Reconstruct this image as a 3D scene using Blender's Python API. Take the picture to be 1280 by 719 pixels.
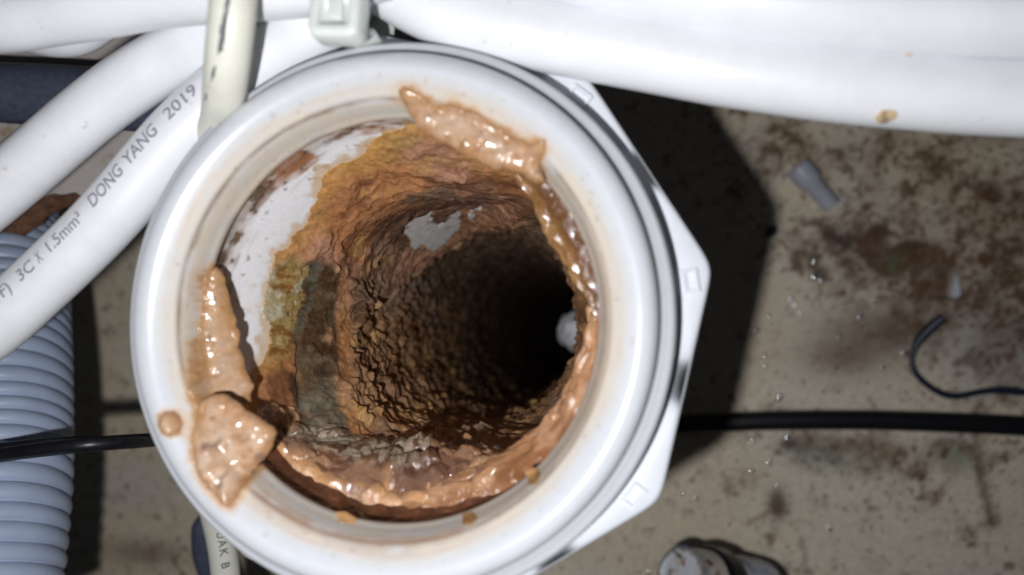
import bpy, bmesh, math
import numpy as np
from mathutils import Vector, Matrix

for o in list(bpy.data.objects):
    bpy.data.objects.remove(o, do_unlink=True)
C = bpy.context.scene.collection
SC = bpy.context.scene
K = 0.001                                   # everything below is written in millimetres

# ---------------------------------------------------------------- camera, flash, world, exposure
CAM = np.array([32.849, -2.2805, 107.3846])
RX, RY = 0.0591, 0.1259
FPX, CX, CY = 950.0, 640.0, 359.5
def _rot(rx, ry):
    c, s = math.cos, math.sin
    A = np.array([[1, 0, 0], [0, c(rx), -s(rx)], [0, s(rx), c(rx)]])
    B = np.array([[c(ry), 0, s(ry)], [0, 1, 0], [-s(ry), 0, c(ry)]])
    return B @ A
ROT = _rot(RX, RY)
cam = bpy.data.cameras.new('camera')
cam.sensor_width = 36.0
cam.lens = 36.0 * FPX / 1280.0
cam.clip_start, cam.clip_end = 0.005, 10.0
cam.dof.use_dof = True
cam.dof.focus_distance = 0.150
cam.dof.aperture_fstop = cam.lens / 2.7
cam.dof.aperture_blades = 0
co = bpy.data.objects.new('camera', cam); C.objects.link(co)
M4 = Matrix(ROT.tolist()).to_4x4(); M4.translation = Vector((CAM * K).tolist())
co.matrix_world = M4
SC.camera = co

W = bpy.data.worlds.new('World'); SC.world = W; W.use_nodes = True
W.node_tree.nodes['Background'].inputs['Color'].default_value = (0.72, 0.82, 1.0, 1)
W.node_tree.nodes['Background'].inputs['Strength'].default_value = 0.012

# the phone's flash, to the lower left of the lens and a little behind it
fl = bpy.data.lights.new('phone_flash', 'POINT')
fl.energy = 0.85
fl.color = (0.96, 0.97, 1.0)
fl.shadow_soft_size = 0.0022
fo = bpy.data.objects.new('phone_flash', fl); C.objects.link(fo)
fo.location = (np.array([13.5, -19.0, 110.0]) * K).tolist()

SC.view_settings.view_transform = 'Standard'
SC.view_settings.look = 'None'
SC.view_settings.exposure = 0.0
SC.view_settings.gamma = 1.0
SC.cycles.use_denoising = True
SC.cycles.max_bounces = 6
SC.cycles.diffuse_bounces = 4
SC.cycles.sample_clamp_indirect = 4.0
SC.cycles.caustics_reflective = False
SC.cycles.caustics_refractive = False

# ---------------------------------------------------------------- numeric helpers
def at(px, py, z):
    """point of the place at height z (mm) seen at that spot of the photograph"""
    d = ROT @ np.array([(px - CX) / FPX, -(py - CY) / FPX, -1.0])
    return CAM + d * (z - CAM[2]) / d[2]

def srgb(r, g, b):
    c = np.array([r, g, b], float) / 255.0
    return np.where(c <= 0.04045, c / 12.92, ((c + 0.055) / 1.055) ** 2.4)

def _hash(ix, iy, seed):
    h = (ix.astype(np.int64) * 374761393 + iy.astype(np.int64) * 668265263 + seed * 982451653) & 0xffffffff
    h = ((h ^ (h >> 13)) * 1274126177) & 0xffffffff
    h = h ^ (h >> 16)
    return (h & 0xffffff).astype(np.float64) / 0xffffff

def vnoise(x, y, seed=0, perx=None):
    """smooth value noise -1..1, optionally periodic in x with an integer period"""
    x0 = np.floor(x); y0 = np.floor(y)
    fx = x - x0; fy = y - y0
    fx = fx * fx * fx * (fx * (fx * 6 - 15) + 10); fy = fy * fy * fy * (fy * (fy * 6 - 15) + 10)
    x0 = x0.astype(np.int64); y0 = y0.astype(np.int64); x1 = x0 + 1
    if perx:
        x0 = x0 % perx; x1 = x1 % perx
    a = _hash(x0, y0, seed); b = _hash(x1, y0, seed); c = _hash(x0, y0 + 1, seed); d = _hash(x1, y0 + 1, seed)
    return ((a * (1 - fx) + b * fx) * (1 - fy) + (c * (1 - fx) + d * fx) * fy) * 2 - 1

def fbm(x, y, seed=0, perx=None, octv=4, gain=0.5):
    t = 0; a = 1; n = 0
    for k in range(octv):
        t = t + a * vnoise(x * 2 ** k + (0 if perx else 17.3 * k), y * 2 ** k + 9.1 * k, seed + k, perx * 2 ** k if perx else None)
        n += a; a *= gain
    return t / n

def worley(x, y, seed=0, perx=None):
    """F1, F2 and a random value of the nearest cell"""
    x0 = np.floor(x).astype(np.int64); y0 = np.floor(y).astype(np.int64)
    f1 = np.full(x.shape, 9.0); f2 = np.full(x.shape, 9.0); rid = np.zeros(x.shape)
    for i in (-1, 0, 1):
        for j in (-1, 0, 1):
            cx = x0 + i; cy = y0 + j
            hx = cx % perx if perx else cx
            px = cx + 0.5 + 0.85 * (_hash(hx, cy, seed) - 0.5); py = cy + 0.5 + 0.85 * (_hash(hx, cy, seed + 7) - 0.5)
            d = np.hypot(x - px, y - py)
            r = _hash(hx, cy, seed + 13)
            m = d < f1
            f2 = np.where(m, f1, np.minimum(f2, d)); rid = np.where(m, r, rid); f1 = np.where(m, d, f1)
    return f1, f2, rid

def sm(a, b, x):
    t = np.clip((x - a) / (b - a), 0, 1)
    return t * t * (3 - 2 * t)

def mix(a, b, t):
    t = np.asarray(t)[..., None]
    return a * (1 - t) + b * t

def tab(theta, pts):
    """linear-smooth table by angle (degrees), periodic"""
    p = sorted(pts); xs = np.array([q[0] for q in p], float); ys = np.array([q[1] for q in p], float)
    xs = np.concatenate([[xs[-1] - 360], xs, [xs[0] + 360]]); ys = np.concatenate([[ys[-1]], ys, [ys[0]]])
    return np.interp(theta % 360, xs, ys)

def poly_sdf(x, y, poly):
    """signed distance, positive inside"""
    p = np.array(poly, float); n = len(p)
    best = np.full(x.shape, 1e9); ins = np.zeros(x.shape, bool)
    for i in range(n):
        a = p[i]; b = p[(i + 1) % n]; e = b - a
        t = np.clip(((x - a[0]) * e[0] + (y - a[1]) * e[1]) / (e @ e), 0, 1)
        best = np.minimum(best, np.hypot(x - a[0] - t * e[0], y - a[1] - t * e[1]))
        c = (a[1] > y) != (b[1] > y)
        with np.errstate(divide='ignore', invalid='ignore'):
            xx = a[0] + (y - a[1]) * e[0] / (e[1] if e[1] != 0 else 1e-12)
        ins ^= c & (x < xx)
    return np.where(ins, best, -best)

# ---------------------------------------------------------------- object helpers
def mesh_obj(name, V, F, mat, parent=None, smooth=True, col=None, wet=None):
    me = bpy.data.meshes.new(name)
    V = np.asarray(V, np.float32) * K
    if isinstance(F, np.ndarray):
        k = F.shape[1]
        me.vertices.add(len(V)); me.vertices.foreach_set('co', V.ravel())
        me.loops.add(F.size); me.loops.foreach_set('vertex_index', F.ravel().astype(np.int32))
        me.polygons.add(len(F)); me.polygons.foreach_set('loop_start', (np.arange(len(F)) * k).astype(np.int32))
        me.update(calc_edges=True)
    else:
        me.from_pydata([tuple(v) for v in V.tolist()], [], F); me.update()
    me.polygons.foreach_set('use_smooth', np.full(len(me.polygons), smooth))
    if col is not None:
        a = me.color_attributes.new('Tint', 'FLOAT_COLOR', 'POINT')
        c = np.ones((len(V), 4), np.float32); c[:, :3] = np.clip(col, 0, 1)
        a.data.foreach_set('color', c.ravel())
    if wet is not None:
        a = me.attributes.new('Wet', 'FLOAT', 'POINT'); a.data.foreach_set('value', np.asarray(wet, np.float32))
    me.materials.append(mat)
    o = bpy.data.objects.new(name, me); C.objects.link(o)
    if parent is not None: o.parent = parent
    return o

def tag(o, label, cat, group=None, kind=None):
    o['label'] = label; o['category'] = cat
    if group: o['group'] = group
    if kind: o['kind'] = kind
    return o

def thing(name, label, cat, group=None):
    o = bpy.data.objects.new(name, None); C.objects.link(o); o.empty_display_size = 0.01
    return tag(o, label, cat, group)

def grid_faces(nu, nv, wrap_u=False):
    """verts laid out [v][u]"""
    u = np.arange(nu if wrap_u else nu - 1); v = np.arange(nv - 1)
    U, V = np.meshgrid(u, v); U1 = (U + 1) % nu
    return np.stack([V * nu + U, V * nu + U1, (V + 1) * nu + U1, (V + 1) * nu + U], -1).reshape(-1, 4)

def spline(P, n):
    P = np.array(P, float); m = len(P)
    Q = np.vstack([2 * P[0] - P[1], P, 2 * P[-1] - P[-2]])
    out = []
    ts = np.linspace(0, m - 1, n)
    for t in ts:
        i = min(int(t), m - 2); f = t - i
        a, b, c, d = Q[i], Q[i + 1], Q[i + 2], Q[i + 3]
        out.append(0.5 * (2 * b + (c - a) * f + (2 * a - 5 * b + 4 * c - d) * f * f + (3 * b - a - 3 * c + d) * f ** 3))
    out = np.array(out)
    for _ in range(3):                        # even spacing along the arc
        s = np.concatenate([[0], np.cumsum(np.linalg.norm(np.diff(out, axis=0), axis=1))])
        g = np.linspace(0, s[-1], n)
        out = np.stack([np.interp(g, s, out[:, k]) for k in range(out.shape[1])], 1)
    return out

class Path:
    def __init__(s, P, n=120):
        s.p = spline(P, n)
        t = np.gradient(s.p, axis=0); s.t = t / np.linalg.norm(t, axis=1)[:, None]
        s.s = np.concatenate([[0], np.cumsum(np.linalg.norm(np.diff(s.p, axis=0), axis=1))])
        up = np.array([0, 0, 1.0])
        s.b = np.cross(s.t, up); s.b /= np.linalg.norm(s.b, axis=1)[:, None]   # to the right of travel
        s.n = np.cross(s.b, s.t)                                              # upwards
    def at(s, d):
        f = lambda A: np.stack([np.interp(d, s.s, A[:, k]) for k in range(3)], -1)
        return f(s.p), f(s.b), f(s.n)

def tube(path, rad, nseg=36, squash=None, cap=True):
    n = len(path.p); a = np.arange(nseg) / nseg * 2 * np.pi
    r = np.broadcast_to(np.asarray(rad, float), (n,))
    sx, sy = squash if squash else (1, 1)
    V = path.p[:, None] + r[:, None, None] * (np.cos(a)[None, :, None] * path.b[:, None] * sx + np.sin(a)[None, :, None] * path.n[:, None] * sy)
    F = grid_faces(nseg, n, True).tolist()
    V = V.reshape(-1, 3)
    if cap:
        F.append(list(range(nseg))[::1]); F.append([(n - 1) * nseg + k for k in range(nseg)][::-1])
    F = [list(reversed(f)) for f in F]
    return V, F

def lathe(prof, nseg=256, a0=0.0):
    prof = np.array(prof, float); a = np.arange(nseg) / nseg * 2 * np.pi
    V = np.stack([prof[:, 0:1] * np.cos(a), prof[:, 0:1] * np.sin(a), np.repeat(prof[:, 1:2], nseg, 1)], -1)
    return V.reshape(-1, 3), grid_faces(nseg, len(prof), True)

# ---------------------------------------------------------------- materials
def new_mat(name):
    m = bpy.data.materials.new(name); m.use_nodes = True
    nt = m.node_tree; b = nt.nodes['Principled BSDF']
    return m, nt, b

def coords(nt):
    tc = nt.nodes.new('ShaderNodeTexCoord'); mp = nt.nodes.new('ShaderNodeMapping')
    mp.inputs['Scale'].default_value = (1 / K, 1 / K, 1 / K)
    nt.links.new(tc.outputs['Object'], mp.inputs['Vector'])
    return mp.outputs['Vector']

def noise(nt, vec, scale, detail=4, rough=0.55, dist=0.0):
    n = nt.nodes.new('ShaderNodeTexNoise'); n.inputs['Scale'].default_value = scale
    n.inputs['Detail'].default_value = detail; n.inputs['Roughness'].default_value = rough; n.inputs['Distortion'].default_value = dist
    nt.links.new(vec, n.inputs['Vector']); return n.outputs['Fac']

def ramp(nt, fac, stops):
    r = nt.nodes.new('ShaderNodeValToRGB'); e = r.color_ramp.elements
    while len(e) > 1: e.remove(e[0])
    e[0].position = stops[0][0]; e[0].color = (*stops[0][1], 1)
    for p, c in stops[1:]:
        q = e.new(p); q.color = (*c, 1)
    nt.links.new(fac, r.inputs['Fac']); return r.outputs['Color']

def mixc(nt, a, b, fac, mode='MIX'):
    m = nt.nodes.new('ShaderNodeMix'); m.data_type = 'RGBA'; m.blend_type = mode
    for k, v in ((0, fac), (6, a), (7, b)):
        if hasattr(v, 'node'): nt.links.new(v, m.inputs[k])
        elif k == 0: m.inputs[0].default_value = v
        else: m.inputs[k].default_value = (*v, 1)
    return m.outputs[2]

def bump(nt, b, h, dist, strength=1.0):
    n = nt.nodes.new('ShaderNodeBump'); n.inputs['Distance'].default_value = dist * K; n.inputs['Strength'].default_value = strength
    nt.links.new(h, n.inputs['Height']); nt.links.new(n.outputs['Normal'], b.inputs['Normal'])

def plain(name, base, rough=0.4, var=0.12, vs=0.35, spots=None, spot_scale=0.25, spot_at=0.70, bmp=0.02, bs=2.0, spec=0.5, coat=0.0, sss=0.0, sssr=(1, .6, .4)):
    m, nt, b = new_mat(name); v = coords(nt)
    base = np.array(base)
    n1 = noise(nt, v, vs, 5)
    c = ramp(nt, n1, [(0.3, tuple(base * (1 - var))), (0.7, tuple(np.minimum(base * (1 + var), 0.95)))])
    if spots is not None:
        n2 = noise(nt, v, spot_scale, 5, 0.65)
        k = ramp(nt, n2, [(spot_at, (0, 0, 0)), (spot_at + 0.08, (1, 1, 1))])
        c = mixc(nt, c, tuple(spots), k)
    if name in ('white_cable_sheath', 'grey_blue_hose_plastic', 'ivory_cable_sheath', 'white_nut_plastic'):
        g1 = ramp(nt, noise(nt, v, 0.07, 6, 0.7, 0.6), [(0.50, (0, 0, 0)), (0.75, (0.22, 0.22, 0.22))])
        c = mixc(nt, c, tuple(base * np.array([0.72, 0.68, 0.60])), g1)
    nt.links.new(c, b.inputs['Base Color'])
    b.inputs['Roughness'].default_value = rough; b.inputs['Specular IOR Level'].default_value = spec
    b.inputs['Coat Weight'].default_value = coat; b.inputs['Coat Roughness'].default_value = 0.12
    if sss:
        b.inputs['Subsurface Weight'].default_value = sss; b.inputs['Subsurface Radius'].default_value = sssr; b.inputs['Subsurface Scale'].default_value = K
    if bmp: bump(nt, b, noise(nt, v, bs, 4), bmp)
    return m

def tinted(name, rough=0.4, wet_rough=None, bmp=0.05, bs=2.0, fine=0.25, fs=1.6, sss=0.0, coat=0.0, spec=0.5, detail=5):
    """colour from the 'Tint' attribute of the thing, with fine grain"""
    m, nt, b = new_mat(name); v = coords(nt)
    a = nt.nodes.new('ShaderNodeAttribute'); a.attribute_name = 'Tint'
    g = ramp(nt, noise(nt, v, fs, detail, 0.6), [(0.25, (1 - fine,) * 3), (0.75, (1 + fine * 0.6,) * 3)])
    c = mixc(nt, a.outputs['Color'], g, 1.0, 'MULTIPLY')
    nt.links.new(c, b.inputs['Base Color'])
    b.inputs['Roughness'].default_value = rough; b.inputs['Specular IOR Level'].default_value = spec
    if wet_rough is not None:
        w = nt.nodes.new('ShaderNodeAttribute'); w.attribute_name = 'Wet'
        mr = nt.nodes.new('ShaderNodeMapRange'); mr.inputs[3].default_value = rough; mr.inputs[4].default_value = wet_rough
        nt.links.new(w.outputs['Fac'], mr.inputs[0]); nt.links.new(mr.outputs[0], b.inputs['Roughness'])
        mc = nt.nodes.new('ShaderNodeMath'); mc.operation = 'MULTIPLY'; mc.inputs[1].default_value = coat
        nt.links.new(w.outputs['Fac'], mc.inputs[0]); nt.links.new(mc.outputs[0], b.inputs['Coat Weight'])
    else:
        b.inputs['Coat Weight'].default_value = coat
    b.inputs['Coat Roughness'].default_value = 0.06
    if sss:
        b.inputs['Subsurface Weight'].default_value = sss; b.inputs['Subsurface Radius'].default_value = (1.0, .55, .3); b.inputs['Subsurface Scale'].default_value = 0.9 * K
    if bmp: bump(nt, b, noise(nt, v, bs, 5, 0.6), bmp)
    return m

PVC = srgb(197, 199, 203)
M_pvc = tinted('stained_white_pvc', rough=0.24, bmp=0.012, bs=1.2, fine=0.04, fs=0.5, coat=0.0)
M_nut = plain('white_nut_plastic', srgb(214, 217, 223), 0.36, 0.03, 0.15, bmp=0.01)
M_wall = tinted('grimy_pipe_wall', rough=0.34, bmp=0.03, bs=1.5, fine=0.08, fs=1.2)
M_slime = tinted('dried_slime', rough=0.46, wet_rough=0.20, bmp=0.10, bs=1.1, fine=0.35, fs=1.1, coat=0.55, spec=0.4)
M_sludge = tinted('wet_sludge', rough=0.30, wet_rough=0.14, bmp=0.09, bs=0.9, fine=0.20, fs=0.9, sss=0.14, coat=0.7)
M_cable = plain('white_cable_sheath', srgb(231, 232, 235), 0.33, 0.035, 0.12, spots=srgb(205, 194, 176), spot_scale=0.30, spot_at=0.66, bmp=0.006, bs=1.5)
M_ivory = plain('ivory_cable_sheath', srgb(222, 221, 208), 0.38, 0.05, 0.2, spots=srgb(150, 148, 140), spot_scale=0.35, spot_at=0.66, bmp=0.01)
M_print = plain('grey_ink', srgb(140, 140, 150), 0.5, 0.1, 1.0, bmp=0)
M_smear = plain('smeared_ink', srgb(92, 92, 92), 0.5, 0.2, 1.0, bmp=0)
M_black = plain('black_cable_sheath', srgb(24, 24, 28), 0.38, 0.3, 0.6, spots=srgb(110, 112, 118), spot_scale=1.3, spot_at=0.76, bmp=0.02)
M_blackpipe = plain('dusty_black_hose', srgb(84, 90, 108), 0.32, 0.2, 0.7, spots=srgb(150, 156, 168), spot_scale=1.1, spot_at=0.72, bmp=0.0)
M_hose = plain('grey_blue_hose_plastic', srgb(168, 181, 205), 0.38, 0.05, 0.2, spots=srgb(190, 188, 180), spot_scale=0.5, spot_at=0.72, bmp=0.01)
M_tie = plain('translucent_nylon', srgb(214, 219, 214), 0.3, 0.03, 0.4, bmp=0.01, sss=0.4, sssr=(1, 1, 1))
M_sleeve = plain('grey_sleeve_plastic', srgb(188, 193, 203), 0.42, 0.08, 0.4, bmp=0.01)
M_chip = plain('white_plastic_chip', srgb(215, 218, 225), 0.5, 0.08, 0.5, bmp=0.02)
M_navy = plain('navy_plastic', srgb(34, 44, 62), 0.4, 0.1, 0.5, bmp=0.02)
M_board = plain('pale_laminate', srgb(205, 196, 190), 0.5, 0.05, 0.08, spots=srgb(176, 150, 122), spot_scale=0.09, spot_at=0.60, bmp=0.02)
M_edge = plain('broken_chipboard', srgb(120, 84, 62), 0.9, 0.45, 0.45, bmp=0.8, bs=0.5)
M_floor = tinted('stained_floor', rough=0.45, bmp=0.12, bs=0.9, fine=0.22, fs=0.9)
M_stub = tinted('corroded_stub', rough=0.24, bmp=0.06, bs=0.8, fine=0.15, fs=0.8)

M_lumpy = tinted('lumpy_wet_sludge', rough=0.24, wet_rough=0.10, bmp=0.26, bs=0.7, fine=0.25, fs=0.6, sss=0.1, coat=0.8)
m, nt, b = new_mat('water'); M_water = m
b.inputs['Base Color'].default_value = (0.9, 0.92, 0.95, 1); b.inputs['Roughness'].default_value = 0.13; b.inputs['Metallic'].default_value = 1.0
_t = nt.nodes.new('ShaderNodeBsdfTransparent'); _m = nt.nodes.new('ShaderNodeMixShader'); _m.inputs[0].default_value = 0.5
nt.links.new(_t.outputs[0], _m.inputs[1]); nt.links.new(b.outputs[0], _m.inputs[2]); nt.links.new(_m.outputs[0], nt.nodes['Material Output'].inputs['Surface'])

# ---------------------------------------------------------------- floor of the cabinet
FZ = -165.0
def build_floor():
    xs = np.concatenate([np.linspace(-700, -235, 24)[:-1], np.arange(-235, 230, 0.7), np.linspace(230, 700, 24)])
    ys = np.concatenate([np.linspace(-600, -130, 24)[:-1], np.arange(-130, 120, 0.7), np.linspace(120, 600, 24)])
    X, Y = np.meshgrid(xs, ys)
    n1 = fbm(X / 60, Y / 60, 3); n2 = fbm(X / 11, Y / 11, 11, octv=5, gain=0.65); n3 = fbm(X / 3.6, Y / 3.6, 21, octv=4, gain=0.65)
    base = mix(srgb(243, 230, 208), srgb(233, 217, 190), sm(-0.3, 0.4, n1))
    c = mix(base, srgb(226, 216, 206), sm(0.0, 0.6, fbm(X / 30, Y / 30, 31)) * 0.6)
    def g(px, py, rx, ry=None, ang=0):
        q = at(px, py, FZ); ry = ry or rx
        dx = X - q[0]; dy = Y - q[1]; a = math.radians(ang)
        u = dx * math.cos(a) + dy * math.sin(a); w = -dx * math.sin(a) + dy * math.cos(a)
        return np.exp(-((u / rx) ** 2 + (w / ry) ** 2))
    right = sm(70, 100, X)
    # brown blotches crowd to the upper right, thin out below
    dens = 1.0 * g(1230, 270, 34, 26) + 0.75 * g(1070, 320, 26, 12) + 0.8 * g(1240, 380, 26, 16) + 0.55 * g(940, 180, 22) + 0.55 * g(1080, 190, 30, 8) + 0.5 * g(1160, 570, 20, 8) + 0.3 * g(1010, 560, 30, 14) + 0.35 * g(1260, 480, 18, 20) + 0.15 * right
    blot = sm(0.36, 0.86, n2 * 0.75 + n3 * 0.55 + dens * 0.50)
    c = mix(c, srgb(142, 116, 88), sm(0.15, 0.6, n2 * 0.5 + dens * 0.55) * 0.55)
    c = mix(c, srgb(84, 60, 42), blot * 0.72)
    def stroke(pts, w, colr, amt):
        d = np.full(X.shape, 1e9); p = [at(a, b_, FZ) for a, b_ in pts]
        wx = X + n3 * 2.2 + n2 * 3.0; wy = Y + n2 * 2.6 + n3 * 1.5
        for a, e in zip(p[:-1], p[1:]):
            v = e[:2] - a[:2]; t = np.clip(((wx - a[0]) * v[0] + (wy - a[1]) * v[1]) / (v @ v), 0, 1)
            d = np.minimum(d, np.hypot(wx - a[0] - t * v[0], wy - a[1] - t * v[1]))
        return mix(c, colr, amt * sm(w * 1.8, w * 0.3, d + n3 * w * 1.6) * sm(-0.45, 0.15, n2 + 0.5 * n3))
    c = stroke([(1040, 290), (1055, 302), (1075, 298), (1090, 320)], 2.2, srgb(60, 38, 26), 0.85)
    c = stroke([(1100, 290), (1112, 284), (1130, 300), (1150, 310)], 3.0, srgb(66, 44, 30), 0.8)
    c = stroke([(1170, 262), (1200, 240), (1225, 215), (1235, 245), (1250, 255)], 2.6, srgb(58, 38, 26), 0.85)
    c = stroke([(1222, 440), (1228, 470), (1225, 515), (1222, 560), (1232, 620), (1245, 650)], 1.8, srgb(84, 58, 40), 0.75)
    c = stroke([(1250, 575), (1275, 570), (1300, 575)], 1.8, srgb(74, 48, 34), 0.8)
    c = stroke([(975, 520), (1020, 550), (1065, 565), (1110, 570)], 4.0, srgb(124, 104, 78), 0.6)
    c = mix(c, srgb(98, 70, 52), np.clip(1.1 * g(1105, 415, 21, 10, 10) * (1 + n2 * 0.5), 0, 1) * 0.85)
    c = mix(c, srgb(110, 78, 48), np.clip(g(1050, 448, 12, 6), 0, 1) * 0.6)
    c = mix(c, srgb(88, 108, 78), g(1112, 330, 5, 3, 40) * 0.7)
    c = mix(c, srgb(166, 176, 170), g(1020, 572, 12, 4, -10) * 0.6)
    c = mix(c, srgb(110, 130, 100), g(1200, 570, 5, 5) * 0.6)
    c = mix(c, srgb(74, 56, 40), np.clip(1.3 * g(972, 630, 3, 5), 0, 1) * 0.85)
    c = mix(c, srgb(60, 40, 28), np.clip(1.3 * g(985, 556, 3, 2), 0, 1) * 0.85)
    c = mix(c, srgb(60, 40, 28), np.clip(1.3 * g(1026, 342, 3, 3), 0, 1) * 0.8)
    c = mix(c, srgb(112, 92, 68), g(180, 690, 18, 5) * 0.6)
    c = mix(c, srgb(128, 96, 80), stroke_mask(X, Y, [(935, 655), (960, 640), (985, 640)], 1.0, n3) * 0.5)
    c = mix(c, srgb(178, 172, 162), np.clip(1.2 * g(1258, 440, 13, 12), 0, 1) * 0.8)
    n4 = fbm(X / 1.6, Y / 1.6, 51, octv=2)
    c = mix(c, srgb(96, 64, 40), sm(0.30, 0.48, n4 + 0.35 * n3 + 0.42 * dens + 0.10 * n2 - 0.24) * 0.70)
    c = mix(c, srgb(120, 86, 58), sm(0.1, 0.5, n3 + 0.4 * n2 + 0.3 * dens) * 0.25)
    c = c * (1 + 0.10 * n3 + 0.06 * n2 + 0.06 * n4)[..., None]
    Z = FZ + 0.10 * n2 + 0.06 * blot
    V = np.stack([X, Y, Z], -1).reshape(-1, 3)
    F = grid_faces(len(xs), len(ys)); F = F[(np.hypot(V[:, 0], V[:, 1]) > 34.5)[F].all(1)]
    o = mesh_obj('floor', V, F, M_floor, col=c.reshape(-1, 3)); o['kind'] = 'structure'
    o['label'] = 'beige cabinet floor blotched with brown stains under the drain fitting'
def stroke_mask(X, Y, pts, w, n3):
    d = np.full(X.shape, 1e9); p = [at(a, b_, FZ) for a, b_ in pts]
    for a, e in zip(p[:-1], p[1:]):
        v = e[:2] - a[:2]; t = np.clip(((X - a[0]) * v[0] + (Y - a[1]) * v[1]) / (v @ v), 0, 1)
        d = np.minimum(d, np.hypot(X - a[0] - t * v[0], Y - a[1] - t * v[1]))
    return sm(w * 1.5, w * 0.5, d)
build_floor()

# ---------------------------------------------------------------- the drain fitting
RP = 33.0                                    # bore of the pipe
LIP = [(40.0, -36), (40.0, -7.4), (42.0, -7.2), (42.6, -6.8), (42.75, -5.8), (42.6, -4.9), (42.1, -4.35), (40.9, -4.1), (39.7, -4.1), (39.45, -3.85), (39.6, -3.5), (40.0, -3.2),
       (40.05, -2.4), (39.85, -1.5), (39.4, -0.8), (38.7, -0.28), (37.9, -0.03), (37.2, 0.0), (36.6, -0.18), (36.0, -0.5), (35.3, -0.98), (34.6, -1.5), (33.9, -2.05),
       (33.4, -2.45), (33.2, -2.75), (33.05, -2.95), (32.85, -3.25), (32.62, -3.8), (32.3, -5.0), (31.95, -6.6), (31.6, -7.6), (31.45, -8.1), (31.6, -8.6), (32.4, -9.0), (33.4, -9.3)]
def refine(prof, step):
    out = [prof[0]]
    for a, b_ in zip(prof[:-1], prof[1:]):
        n = max(1, int(math.hypot(b_[0] - a[0], b_[1] - a[1]) / step))
        out += [(a[0] + (b_[0] - a[0]) * k / n, a[1] + (b_[1] - a[1]) * k / n) for k in range(1, n + 1)]
    return out

FLAP_TOP = [(497, 112), (503, 107), (514, 108), (530, 122), (545, 133), (570, 130), (592, 140), (615, 158), (640, 168), (662, 178), (680, 174), (681, 188), (674, 205), (680, 226), (668, 228), (650, 217), (625, 212), (600, 202), (580, 192), (560, 182), (545, 178), (528, 162), (511, 140)]
FLAP_LEFT = [(268, 333), (280, 345), (287, 370), (290, 392), (298, 420), (297, 435), (303, 455), (312, 480), (309, 503), (292, 506), (270, 500), (248, 512), (236, 505), (238, 470), (246, 430), (250, 380), (258, 345)]
FLAP_LOW = [(250, 500), (262, 491), (278, 494), (300, 508), (325, 526), (342, 541), (339, 560), (326, 578), (312, 592), (306, 607), (295, 622), (283, 636), (275, 633), (262, 613), (246, 600), (240, 575), (238, 548), (243, 520)]
FLAP_DROP = [(197, 522), (204, 515), (215, 514), (223, 520), (227, 531), (222, 542), (211, 547), (201, 543), (196, 533)]
_lr = np.array([q[0] for q in LIP[16:-4]][::-1]); _lz = np.array([q[1] for q in LIP[16:-4]][::-1])
def lipz(rr, floor_=-5.0):
    zz = np.where(rr < 31.5, -8.0 - (31.5 - rr) * 0.9, np.interp(rr, _lr, _lz))
    k = 0.9
    return np.maximum(zz, floor_) + k * np.log1p(np.exp(-np.abs(zz - floor_) / k)) * 0.8
def rimpts(pts, dz, fl_):
    out = []
    for x, y in pts:
        zq = -2.0
        for _ in range(40):
            p = at(x, y, zq); zq = 0.5 * zq + 0.5 * (float(lipz(math.hypot(p[0], p[1]), fl_)) + dz)
        out.append((p[0], p[1]))
    return out

fit = thing('drain_fitting', 'white plastic drain fitting with round rim and clogged open pipe', 'drain pipe')
V, F = lathe(refine(LIP, 0.30), 640)
r = np.hypot(V[:, 0], V[:, 1]); th = np.degrees(np.arctan2(V[:, 1], V[:, 0])) % 360; z = V[:, 2]
c = np.tile(PVC, (len(V), 1))
u = th / 360 * 200
nA = fbm(u / 20 * 1.0, z / 3, 5, 10, 4); nB = fbm(u / 4 * 1.0, z * 0.9, 8, 50, 4)
top = z > -9.4
inner = (r < 36.5) & top
c = mix(c, srgb(206, 193, 174), np.where(inner, sm(36.4, 33.5, r + nA * 1.4 + 0.6 * nB) * np.clip(0.65 + 0.5 * nB + 0.3 * nA, 0, 1), 0))
# brown tide line in the step, fainter rings above and below it
lw = tab(th, [(0, .35), (60, .35), (90, .6), (140, .6), (180, .5), (215, .45), (235, .9), (270, .9), (300, .6), (330, .45)])
line = np.exp(-((z + 2.85 + 0.22 * nB) / 0.36) ** 2) * (lw + 0.40) * np.clip(0.75 + 0.6 * nB, 0.1, 1.2)
c = mix(c, srgb(104, 78, 62), np.where(inner, np.clip(line, 0, 1) * 0.85, 0))
line2 = np.exp(-((r - 34.6 + 0.5 * nA) / 0.30) ** 2) * np.clip(lw * 0.5 + 0.5 * nB, 0, 1)
c = mix(c, srgb(196, 172, 148), np.where(inner, np.clip(line2, 0, 1) * 0.9, 0))
low = sm(215, 235, th) * sm(320, 280, th)
c = mix(c, srgb(166, 140, 120), np.where(inner, low * sm(35.0, 33.0, r + 2.2 * nB + 0.8 * nA) * sm(32.3, 32.8, r) * np.clip(0.55 + 0.9 * nB, 0, 1), 0))
right = sm(40, 15, np.minimum(th, 360 - th))
c = mix(c, srgb(206, 186, 160), np.where(inner, right * np.exp(-((z + 3.6 + 0.8 * nB) / 1.6) ** 2) * 0.55, 0))
c = mix(c, srgb(120, 84, 58), np.where(inner, sm(-7.0, -8.3, z + 0.5 * nB) * 0.55 * sm(20, 60, th) * sm(330, 250, th), 0))
spk = sm(0.56, 0.66, fbm(u * 0.9, z * 1.3 + r, 41, 180, 3)) * inner
c = mix(c, srgb(150, 128, 112), spk * 0.4)
c = mix(c, srgb(108, 104, 102), np.where(top, np.exp(-((z + 3.85) / 0.35) ** 2) * (r > 38) * 0.5, 0))
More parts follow.
